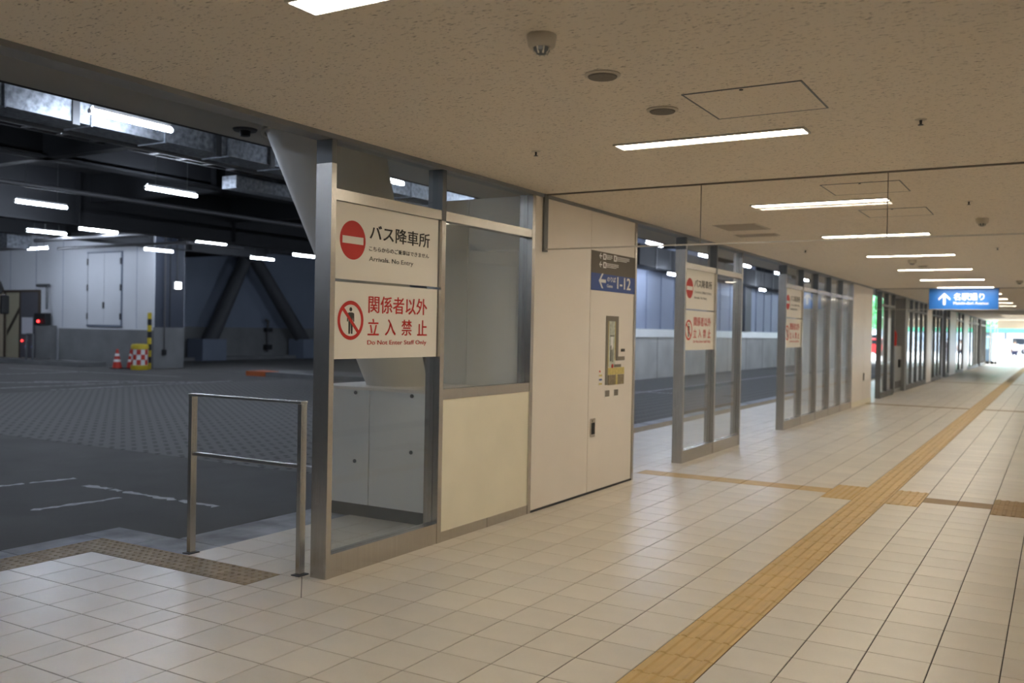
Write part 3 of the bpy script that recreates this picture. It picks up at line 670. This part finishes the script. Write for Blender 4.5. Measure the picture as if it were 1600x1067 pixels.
# ================================================================== BUS HALL: lamps, ducts, pipes
def tube_light(x, y, z, label, L=1.25, rod=True):
    t = thing('tube_light', label, 'tube light', (x, y+L/2, z), 'tube lights in the bus hall')
    MB().cyl((x, y+.03, z), (x, y+L-.03, z), .034, n=10).build('tube', 'tube', t, smooth=True)
    box('batten', x-.025, x+.025, y+.05, y+L-.05, z+.034, z+.075, 'lamp_body', t)
    for a in (y, y+L-.03): MB().cyl((x, a, z), (x, a+.03, z), .03, n=10).build('end_cap', 'lamp_body', t)
    if rod:
        for a in (y+.25, y+L-.25): MB().cyl((x, a, z+.075), (x, a, 5.3), .006, n=6).build('hanger_rod', 'pipe', t)
    return t
T0 = [(-8.6, 3.05, 'bright tube light beside the galvanised duct under the soffit'), (-13.36, 7.52, 'bright tube light hanging alone left of the leaning column'), (-17.75, 7.6, 'bright tube light in front of the lit girder at far left'),
      (-23.6, 11.45, 'left tube light of the pair below the lit girder'), (-21.65, 11.75, 'right tube light of the pair below the lit girder'), (-25.7, 16.98, 'tube light above the corner of the white hall wall'),
      (-21.4, 15.55, 'tube light with bright reflections above the A-shaped brace'), (-24.87, 21.1, 'tube light at the apex of the A-shaped brace'), (-22.2, 20.6, 'tube light partly hidden behind the first post'),
      (-8.5, 8.0, 'tube light seen through the top glass above the no-entry sign')]
proto = None
for x, y, lab in T0:
    if proto is None: proto = tube_light(x, y, 4.2, lab)
    else: dup(proto, (x, y+.625, 4.2), lab)
for k, y in enumerate([20.6, 25.1, 29.7, 34.5, 39.2, 44, 49, 54]): dup(proto, (-8.5, y+.625, 4.2), 'tube light in the row beyond the open doorways, %s of eight' % ORD[k])
for k, (x, y) in enumerate([(-31.6, 15.2), (-29.5, 15.5)]): dup(proto, (x, y, 4.2), ['tube light set crosswise above the brown doorway', 'tube light set crosswise right of the brown doorway'][k], math.pi/2)
OUT = [(-8.6, -1.6), (-8.6, -6.2), (-13.2, -11.6), (-17.6, -16.2), (-13.4, 2.6), (-17.7, -1), (-17.7, 2.8), (-23, -2), (-23, 4), (-33.5, 14.5), (-38, 12), (-8.5, 12.4), (-8.5, 16.6), (-28, 7), (-24, 28), (-20, 28), (-24, 34)]  # unseen tubes, most added to brighten the hall, recess and post faces
for k, (x, y) in enumerate(OUT): dup(proto, (x, y+.625, 4.2), 'unseen fill tube light over the bus road, %s of its set' % ORD[k])
for k in range(8): dup(proto, (-6.2, 11.2+4.6*k, 4.2), 'unseen added tube light beside the outer soffit, %s of eight' % ORD[k])  # row added out of sight to light the side wall, road and platform
for k, y in enumerate([27.35, 38.7]): tube_light(-9.9, y-1.4, 3.65, ['low tube light seen through the first open doorway', 'low tube light seen through the second open doorway'][k], .95)
# duct along the soffit with flanges and hangers
t = thing('air_duct', 'galvanised rectangular air duct hanging along the outer soffit', 'duct', (-9.5, 4, 4.17))
for k in range(18): box('duct_section', -9.75, -9.2, -8+1.15*k+.012, -6.85+1.15*k-.012, 4.17, 4.45, 'galvanised', t)
for k in range(19): box('flange', -9.77, -9.18, -8+1.15*k-.012, -8+1.15*k+.012, 4.15, 4.47, 'galvanised', t)
for y in (-1.5, .8, 3.27, 5.6, 6.7, 9): box('hanger_strap', -9.19, -9.17, y-.05, y+.05, 4.13, 5.3, 'steel_dark', t)
t = thing('air_duct', 'dark boxed duct along the top of the blue hall wall', 'duct', (-10.6, 40, 3.8))
for k in range(12): box('duct_section', -11.05, -10.2, 24.2+3*k, 27.15+3*k, 3.85, 4.55, 'hall_dark', t)
for k in range(12): box('hanger_strap', -10.2, -10.18, 25.6+3*k, 25.7+3*k, 3.8, 5.3, 'steel_dark', t)
t = thing('air_duct', 'pale rectangular duct in the dark right of the lone tube light', 'duct', (-13, 12, 4.3))
for k in range(4): box('duct_section', -12.9, -12.5, 9.0+1.5*k, 10.48+1.5*k, 4.35, 4.6, 'galvanised', t)
t = thing('air_duct', 'short galvanised duct box at far left below the lit girder', 'duct', (-30, 13, 4.2))
for k in range(3): box('duct_section', -31+1.6*k-1.6, -31+1.6*k-.02, 13.4, 14.2, 4.0, 4.5, 'galvanised', t)
def pipe_run(pts, r, label): return base(tag(MB().tube(pts, r).build('pipe_run', 'pipe', None, smooth=True), label, 'pipe', 'pipes under the hall roof'), pts[0])
pipe_run([(-11.5, -6, 4.55), (-11.5, 16, 4.55)], .06, 'dark pipe along the hall roof nearest the duct'); pipe_run([(-16.2, 4, 4.35), (-16.2, 23, 4.35)], .05, 'dark pipe beyond the first girder')
pipe_run([(-20.5, 13, 4.2), (-20.5, 23, 4.2)], .06, 'pipe beneath the roof above the A-shaped brace'); pipe_run([(-30, 16.6, 4.3), (-23, 16.6, 4.3), (-23, 19, 4.3)], .05, 'elbowed pipe along the top of the white hall wall')
pipe_run([(-25, 12.6, 4.05), (-19.6, 12.6, 4.05)], .06, 'cross pipe beneath the pair of tube lights')
for q, pts in (('pipe_run.002', [(-20.5, 14, 4.26), (-20.5, 20, 4.26)]), ('pipe_run.004', [(-24.5, 12.6, 4.11), (-20, 12.6, 4.11)])):
    for c in pts: MB().cyl(c, (c[0], c[1], 5.3), .008, n=6).build('hanger_rod', 'pipe', bpy.data.objects[q])
t = thing('cable_tray', 'ladder cable tray under the dark hall roof', 'cable tray', (-12.2, 6, 4.7))
for x in (-12.6, -11.9): box('side_rail', x-.02, x+.02, -4, 14, 4.68, 4.76, 'pipe', t)
for k in range(30): box('rung', -12.6, -11.9, -3.8+.6*k, -3.72+.6*k, 4.68, 4.70, 'pipe', t)
t = thing('cable_tray', 'dark cable tray with lit rungs above the brace', 'cable tray', (-22.8, 15.8, 4.5))
for x in (-23.2, -22.4): box('side_rail', x-.02, x+.02, 12, 20, 4.46, 4.55, 'pipe', t)
for k in range(13): box('rung', -23.2, -22.4, 12.2+.6*k, 12.34+.6*k, 4.46, 4.5, 'lamp_body', t)

# ---- braces, back wall fittings
t = thing('wall_brace', 'dark A-shaped pair of leaning steel columns against the hall wall', 'brace', (-32.2, 28.5, 0))
for (y0, y1, f0) in ((25.5, 27.8, 1), (32.0, 28.3, -1)):
    p0, p1 = Vector((-32.2, y0, .6)), Vector((-32.2, y1, 4.9)); MB().cyl(p0, p1, .36, .30, 20).build('leg', 'brace', t, smooth=True)
    box('foot_block', -32.75, -31.7, y0-.7, y0+.7, -.05, .95, 'hall_grey', t, bevel=.02)
MB().lathe((-32.2, 28.05, 4.7), [(.5, 0), (.75, .5)], 16).build('apex_node', 'brace', t)
t = thing('wall_cabinet', 'large white double-door wall hatch with dark hinges', 'hatch', (-29.75, 18.38, 1.45))
for a, b_ in ((-30.74, -29.76), (-29.74, -28.78)):
    d = box('door', a, b_, 18.345, 18.395, 1.53, 4.28, 'hall_white', t, bevel=.006)
for x in (-30.76, -28.76):
    for z in (1.85, 2.95, 3.95): box('hinge', x-.03, x+.03, 18.32, 18.36, z-.12, z+.12, 'black', t)
box('handle', -29.80, -29.72, 18.31, 18.345, 2.15, 2.4, 'black', t)
MB().box(-30.8, -28.72, 18.33, 18.4, 4.28, 4.33).box(-30.8, -30.745, 18.36, 18.4, 1.48, 4.28).box(-28.775, -28.72, 18.36, 18.4, 1.48, 4.28).box(-30.8, -28.72, 18.33, 18.4, 1.46, 1.52).build('frame', 'hall_grey', t)
d = struct(MB().box(-38.6, -33.85, 18.33, 18.40, 2.80, 2.90).box(-33.95, -33.85, 18.33, 18.4, .1, 2.8).box(-35.25, -35.15, 18.33, 18.4, .1, 2.8).box(-36.35, -36.25, 18.33, 18.4, .1, 2.8).build('door_1', 'door_brown'))
box('waiting_room', -38.5, -33.9, 18.388, 18.396, .1, 2.8, 'room_wall', d)
box('door_leaf', -35.15, -33.95, 18.34, 18.385, .12, 2.8, 'door_grey', d); box('glass_leaf', -36.25, -35.25, 18.36, 18.37, .12, 2.8, 'glass', d)
box('notice', -35.05, -34.3, 18.33, 18.34, 1.09, 1.77, 'paper', d); MB().cyl((-35.0, 18.33, .81), (-35.0, 18.30, .81), .035, n=12).build('red_indicator', 'red_lamp', d)
MB().add([(-36.2, 18.386, .95), (-35.3, 18.386, 2.0), (-35.3, 18.386, 2.25), (-36.2, 18.386, 1.2)], [(0, 1, 2, 3)]).build('stair_stringer', 'door_brown', d)
t = thing('signal_post', 'pipe-mounted dark signal box with red lamp by the brown doorway', 'signal', (-33.3, 18.0, .1))
MB().tube([(-34.0, 18.3, 3.08), (-33.18, 18.3, 3.08), (-33.15, 18.2, 2.95), (-33.15, 18.2, 2.1)], .05).build('conduit', 'steel_grey', t, smooth=True)
box('box', -33.78, -33.0, 18.05, 18.3, 1.47, 1.95, 'black', t, bevel=.02); MB().cyl((-33.45, 18.05, 1.62), (-33.45, 18.01, 1.62), .05, n=14).build('lamp', 'red_lamp', t)
box('cabinet', -33.72, -32.72, 18.1, 18.36, .1, 1.46, 'concrete', t, bevel=.01)
t = thing('bollard', 'grey U-shaped bollard with two reflectors before the signal box', 'bollard', (-32.9, 17.4, .1))
MB().tube([(-33.1, 17.35, .1), (-33.1, 17.35, 1.1), (-32.68, 17.35, 1.1), (-32.68, 17.35, .1)], .045).build('hoop', 'steel_grey', t, smooth=True)
for x in (-33.1, -32.68): MB().cyl((x, 17.30, .62), (x, 17.28, .62), .05, n=12).build('reflector', 'reflector', t)
t = thing('wall_lamp', 'small square lit white box lamp on the dark wall end', 'wall lamp', (-26.85, 19.36, 2.93)); box('housing', -26.88, -26.80, 19.22, 19.52, 2.92, 3.19, 'lamp_body', t); box('lens', -26.80, -26.785, 19.235, 19.505, 2.935, 3.175, 'white_lamp', t)
MB().cyl((-26.85, 19.37, 3.19), (-26.85, 19.37, 5.2), .015, n=8).build('conduit', 'pipe', t)
t = thing('downpipe', 'thin dark pipe ending in a box on the wall end', 'pipe', (-26.84, 18.8, .5)); MB().cyl((-26.82, 18.8, .6), (-26.82, 18.8, 5.2), .03, n=8).build('pipe', 'pipe', t); box('end_box', -26.855, -26.79, 18.72, 18.88, .45, .65, 'black', t)
t = thing('standpipe', 'dark hooked standpipe on the concrete dado right of the brace', 'pipe', (-32.85, 30, .1)); MB().tube([(-32.82, 29.9, .3), (-32.82, 29.9, 1.85), (-32.68, 29.6, 1.9)], .06).build('pipe', 'pipe', t, smooth=True); box('valve_box', -32.92, -32.7, 29.7, 30.1, .4, .65, 'black', t); box('valve_box', -32.92, -32.7, 29.7, 30.1, 1.3, 1.5, 'black', t)
# traffic furniture at the corner
t = thing('striped_pole', 'yellow and black striped guard pole at the white wall corner', 'pole', (-26.7, 18.05, -.05))
for k in range(9): MB().cyl((-26.7, 18.05, -.05+.228*k), (-26.7, 18.05, -.05+.228*(k+1)), .075, n=14).build('band', 'yellow' if k % 2 == 0 else 'black', t)
t = thing('crash_drum', 'yellow crash drum with red and white checker band', 'crash cushion', (-26.5, 17.5, -.05))
MB().lathe((-26.5, 17.5, -.05), [(.29, 0), (.30, .03), (.30, .16), (.28, .17)], 28).build('bottom', 'yellow', t, smooth=True); MB().lathe((-26.5, 17.5, .12), [(.28, 0), (.28, .56)], 28).build('drum', 'white', t, smooth=True); MB().lathe((-26.5, 17.5, .68), [(.28, 0), (.30, .01), (.30, .13), (.27, .18), (.12, .2)], 28).build('lid', 'yellow', t, smooth=True)
for j in range(3):
    for k in range(12):
        if (j+k) % 2: continue
        a0, a1 = 2*math.pi*k/12, 2*math.pi*(k+1)/12; mb = MB(); vs_ = []
        for q in range(4):
            a = a0+(a1-a0)*q/3
            for z in (.13+.182*j, .13+.182*(j+1)): vs_.append((-26.5+.283*math.cos(a), 17.5+.283*math.sin(a), z))
        mb.add(vs_, [(2*q, 2*q+2, 2*q+3, 2*q+1) for q in range(3)]).build('checker', 'cone_red', t)
def cone(x, y, label):
    t = thing('traffic_cone', label, 'traffic cone', (x, y, -.05), 'traffic cones by the white wall')
    box('foot', x-.17, x+.17, y-.17, y+.17, -.052, -.02, 'rubber', t)
    z = -.02
    for k, m_ in enumerate(('cone_red', 'white', 'cone_red', 'white', 'cone_red')):
        h = (.22, .09, .12, .09, .16)[k]; r0 = .145*(1-(z+.02)/.78)+.02; r1 = .145*(1-(z+h+.02)/.78)+.02
        MB().cyl((x, y, z), (x, y, z+h), r0, r1, 18).build('band', m_, t, smooth=True); z += h
cone(-27.62, 17.40, 'left red and white traffic cone of the pair'); cone(-27.36, 17.80, 'right red and white traffic cone of the pair')
t = thing('traffic_island', 'low traffic island with orange painted kerb end', 'traffic island', (-19.5, 18.5, -.055))
MB().prism([(-21.3, 17.75), (-18, 17.6), (-15, 18.2), (-15, 20.2), (-20.6, 20.0), (-21.4, 18.6)], .14, lambda a, b_, w: (a, b_, -.055+w)).build('kerb', 'concrete', t)
MB().prism([(-21.42, 17.73), (-20.5, 17.69), (-20.5, 18.3), (-21.5, 18.6)], .155, lambda a, b_, w: (a, b_, -.055+w)).build('painted_end', 'orange_kerb', t)
# bus standing at the left edge, only its mirror reaches into the view
t = thing('bus', 'bus at the left edge showing only its black side mirror', 'bus', (-28.5, 8.45, -.055))
box('body', -34, -23, 7.2, 9.7, .35, 3.05, 'bus_white', t, bevel=.12); box('windscreen', -23.02, -22.98, 7.35, 9.55, 1.0, 2.75, 'dark_glass', t); box('skirt', -33.8, -23.1, 7.3, 9.6, .12, .36, 'black', t)
for k in range(6): box('side_window', -33.6+1.75*k, -32.0+1.75*k, 9.69, 9.71, 1.3, 2.5, 'dark_glass', t)
for x in (-25.6, -31.2):
    for y in (7.35, 9.4): MB().cyl((x, y, .44), (x, y+.28, .44), .48, n=24).build('wheel', 'tyre', t, smooth=True)
MB().tube([(-23.05, 9.5, 2.7), (-22.5, 9.62, 2.72), (-22.05, 9.80, 2.62), (-21.98, 9.85, 2.4)], .045).build('mirror_arm', 'black', t, smooth=True)
box('mirror', -22.05, -21.93, 9.80, 10.02, 1.78, 2.28, 'black', t, bevel=.04); box('mirror', -22.12, -21.95, 9.62, 9.84, 2.30, 2.48, 'black', t, bevel=.03)

# ================================================================== STREET BEYOND THE EXIT
struct(box('floor_street', -60, 40, 62.31, 150, -.3, -.01, 'plaza'))
def person(x, y, h, rz, shirt, low, label, legs_bare):
    t = thing('person', label, 'person', (x, y, 0)); k = h/1.7
    J = {'pel': (0, 0, .92), 'ch': (0, 0, 1.28), 'nk': (0, 0, 1.45), 'hd': (0, .01, 1.56), 'tp': (0, .01, 1.66), 'sl': (-.18, 0, 1.38), 'el': (-.24, .02, 1.10), 'wl': (-.22, -.10, .88), 'hl': (-.21, -.12, .80), 'sr': (.18, 0, 1.38), 'er': (.24, .02, 1.10), 'wr': (.22, -.06, .88), 'hr': (.21, -.08, .80),
         'pl': (-.09, 0, .88), 'kl': (-.11, -.04, .48), 'al': (-.12, .05, .08), 'fl': (-.13, -.10, .035), 'pr': (.09, 0, .88), 'kr': (.11, .02, .48), 'ar': (.12, .10, .08), 'fr': (.13, -.05, .035)}
    R = {'pel': .13, 'ch': .145, 'nk': .055, 'hd': .09, 'tp': .075, 'sl': .065, 'el': .045, 'wl': .033, 'hl': .032, 'sr': .065, 'er': .045, 'wr': .033, 'hr': .032, 'pl': .095, 'kl': .06, 'al': .04, 'fl': .035, 'pr': .095, 'kr': .06, 'ar': .04, 'fr': .035}
    E_ = [('pel', 'ch'), ('ch', 'nk'), ('nk', 'hd'), ('hd', 'tp'), ('ch', 'sl'), ('sl', 'el'), ('el', 'wl'), ('wl', 'hl'), ('ch', 'sr'), ('sr', 'er'), ('er', 'wr'), ('wr', 'hr'), ('pel', 'pl'), ('pl', 'kl'), ('kl', 'al'), ('al', 'fl'), ('pel', 'pr'), ('pr', 'kr'), ('kr', 'ar'), ('ar', 'fr')]
    def skin(name, names, grow, material, over=None):
        ed = [e for e in E_ if e[0] in names and e[1] in names]; idx = {q: i for i, q in enumerate(names)}
        JJ = dict(J); JJ.update(over or {})
        me = bpy.data.meshes.new(name); me.from_pydata([tuple(Vector(JJ[q])*k) for q in names], [(idx[a], idx[b_]) for a, b_ in ed], [])
        o = bpy.data.objects.new(name, me); COL.objects.link(o); mo = o.modifiers.new('skin', 'SKIN'); sub = o.modifiers.new('sub', 'SUBSURF'); sub.levels = 1; sub.render_levels = 1
        for i, q in enumerate(names):
            sv = me.skin_vertices[0].data[i]; r = R[q]*k*grow; sv.radius = (r, r); sv.use_root = (i == 0)
        dg = bpy.context.evaluated_depsgraph_get(); m2 = bpy.data.meshes.new_from_object(o.evaluated_get(dg)); bpy.data.objects.remove(o)
        m2.materials.clear(); m2.materials.append(MT[material])
        for p in m2.polygons: p.use_smooth = True
        o = bpy.data.objects.new(name, m2); COL.objects.link(o); o.parent = t; return o
    skin('body', list(J), 1, 'skin'); skin('shirt', ['pel', 'ch', 'nk', 'sl', 'el', 'sr', 'er'], 1.22, shirt, {'nk': (0, 0, 1.40), 'el': (-.215, .01, 1.2), 'er': (.215, .01, 1.2)})
    if legs_bare: skin('shorts', ['pel', 'pl', 'kl', 'pr', 'kr'], 1.2, low, {'pel': (0, 0, .95), 'kl': (-.105, -.03, .58), 'kr': (.105, .01, .58)})
    else: skin('trousers', ['pel', 'pl', 'kl', 'al', 'pr', 'kr', 'ar'], 1.25, low, {'pel': (0, 0, .95)})
    MB().lathe((x, y+.02*k, 1.57*k), [(.098*k, 0), (.102*k, .05*k), (.08*k, .11*k), (.03*k, .135*k)], 16).build('hair', 'hair', t, smooth=True)
    t.rotation_euler = (0, 0, rz)
person(-.70, 64.2, 1.55, math.pi, 'shirt_white', 'shorts', 'distant person in white top and dark shorts walking outside the exit', True)
person(.02, 63.6, 1.62, 2.4, 'grey_cloth', 'grey_cloth', 'distant person in grey clothes at the right edge of the exit', False)
def vehicle(x, y, L, W, Hh, body, label, name, rot=0):
    t = thing(name, label, 'vehicle', (x, y, 0))
    prof = [(0, .35), (L, .35), (L, .95), (L*.93, 1.05), (L*.80, Hh), (L*.08, Hh), (0, Hh*.8)]
    MB().prism([(x-L/2+a, b_) for a, b_ in prof], W, lambda a, b_, w: (a, y-W/2+w, b_)).build('body', body, t, bevel=.04)
    MB().prism([(x-L/2+a, b_) for a, b_ in ((L*.12, 1.05), (L*.90, 1.05), (L*.79, Hh-.12), (L*.12, Hh-.12))], W+.03, lambda a, b_, w: (a, y-W/2-.015+w, b_)).build('windows', 'dark_glass', t)
    for a in (L*.2, L*.8):
        for b_ in (y-W/2-.02, y+W/2-.18): MB().cyl((x-L/2+a, b_, .34), (x-L/2+a, b_+.2, .34), .34, n=18).build('wheel', 'tyre', t, smooth=True)
vehicle(-11.2, 74, 4.2, 1.7, 1.5, 'car_red', 'red car in the street past the far doorway', 'car'); vehicle(-1.9, 112, 1.7, 4.4, 1.9, 'car_white', 'white van in the street outside the exit', 'van'); vehicle(-14.5, 90, 4.6, 1.9, 1.95, 'car_white', 'white van parked far down the street', 'van')
def tree(x, y, h, r, label):
    t = thing('street_tree', label, 'tree', (x, y, 0), 'street trees beyond the exit'); rr = random.Random(int(x*13+y))
    MB().cyl((x, y, 0), (x, y, h*.6), .16, .09, 10).build('trunk', 'bark', t, smooth=True)
    mb = MB()
    for k in range(1400):
        a, b_ = rr.uniform(0, 2*math.pi), math.acos(rr.uniform(-1, 1)); q = r*rr.uniform(.55, 1)
        c = Vector((x+q*math.sin(b_)*math.cos(a), y+q*math.sin(b_)*math.sin(a), h*.68+.75*q*math.cos(b_)))
        u = Vector((rr.uniform(-1, 1), rr.uniform(-1, 1), rr.uniform(-1, 1))).normalized(); w = u.orthogonal().normalized(); s_ = rr.uniform(.12, .24)
        mb.add([c-u*s_, c+w*s_*.5, c+u*s_, c-w*s_*.5], [(0, 1, 2, 3)])
    o = mb.build('foliage', 'leaf', t); o['kind'] = 'stuff'
tree(-4.2, 90, 6.6, 2.6, 'green street tree outside the left half of the exit'); tree(1.2, 92, 6.4, 2.6, 'green street tree outside the right half of the exit'); tree(-11.5, 84, 5.6, 2.4, 'green street tree past the far doorway'); tree(-16.5, 96, 6.5, 3.0, 'green street tree beyond the parked far van'); tree(-9.8, 99, 6.5, 2.6, 'green street tree between the exit and the far doorway')
t = thing('street_canopy', 'green glazed canopy with dark edge beam above the exit street', 'canopy', (-.5, 67.5, 0))
box('green_sheet', -2.6, 3, 66, 69, 2.42, 2.46, 'awning', t); box('edge_beam', -2.6, 3, 65.9, 66, 2.03, 2.08, 'steel_grey', t); box('valance', -2.6, 3, 65.93, 65.97, 2.08, 2.44, 'awning', t)
for x in (-2.55, 2.9): box('post', x-.05, x+.05, 66, 66.1, -.01, 2.62, 'steel_grey', t)
box('hanging_plate', -1.37, -1.27, 65.93, 65.97, 1.62, 2.03, 'steel_dark', t)
t = thing('street_kiosk', 'dark grey kiosk standing outside left of the exit', 'kiosk', (-3.4, 69.5, 0))
box('body', -4.6, -2.3, 69, 70.4, -.01, 2.2, 'kiosk', t); box('roof', -4.8, -2.1, 68.8, 70.6, 2.2, 2.32, 'steel_grey', t)
for k in range(3): box('display_panel', -4.5+.72*k, -3.9+.72*k, 68.97, 69.0, .9, 1.9, 'pale_glass', t)
t = thing('office_building', 'pale office building far across the street', 'building', (-8, 130, 0)); box('wall', -45, 25, 128, 136, 0, 24, 'facade', t)
for i in range(20):
    for j in range(4): box('window', -43+3.4*i, -41.2+3.4*i, 127.95, 128.02, 1.2+3.4*j, 3.2+3.4*j, 'pale_glass', t)
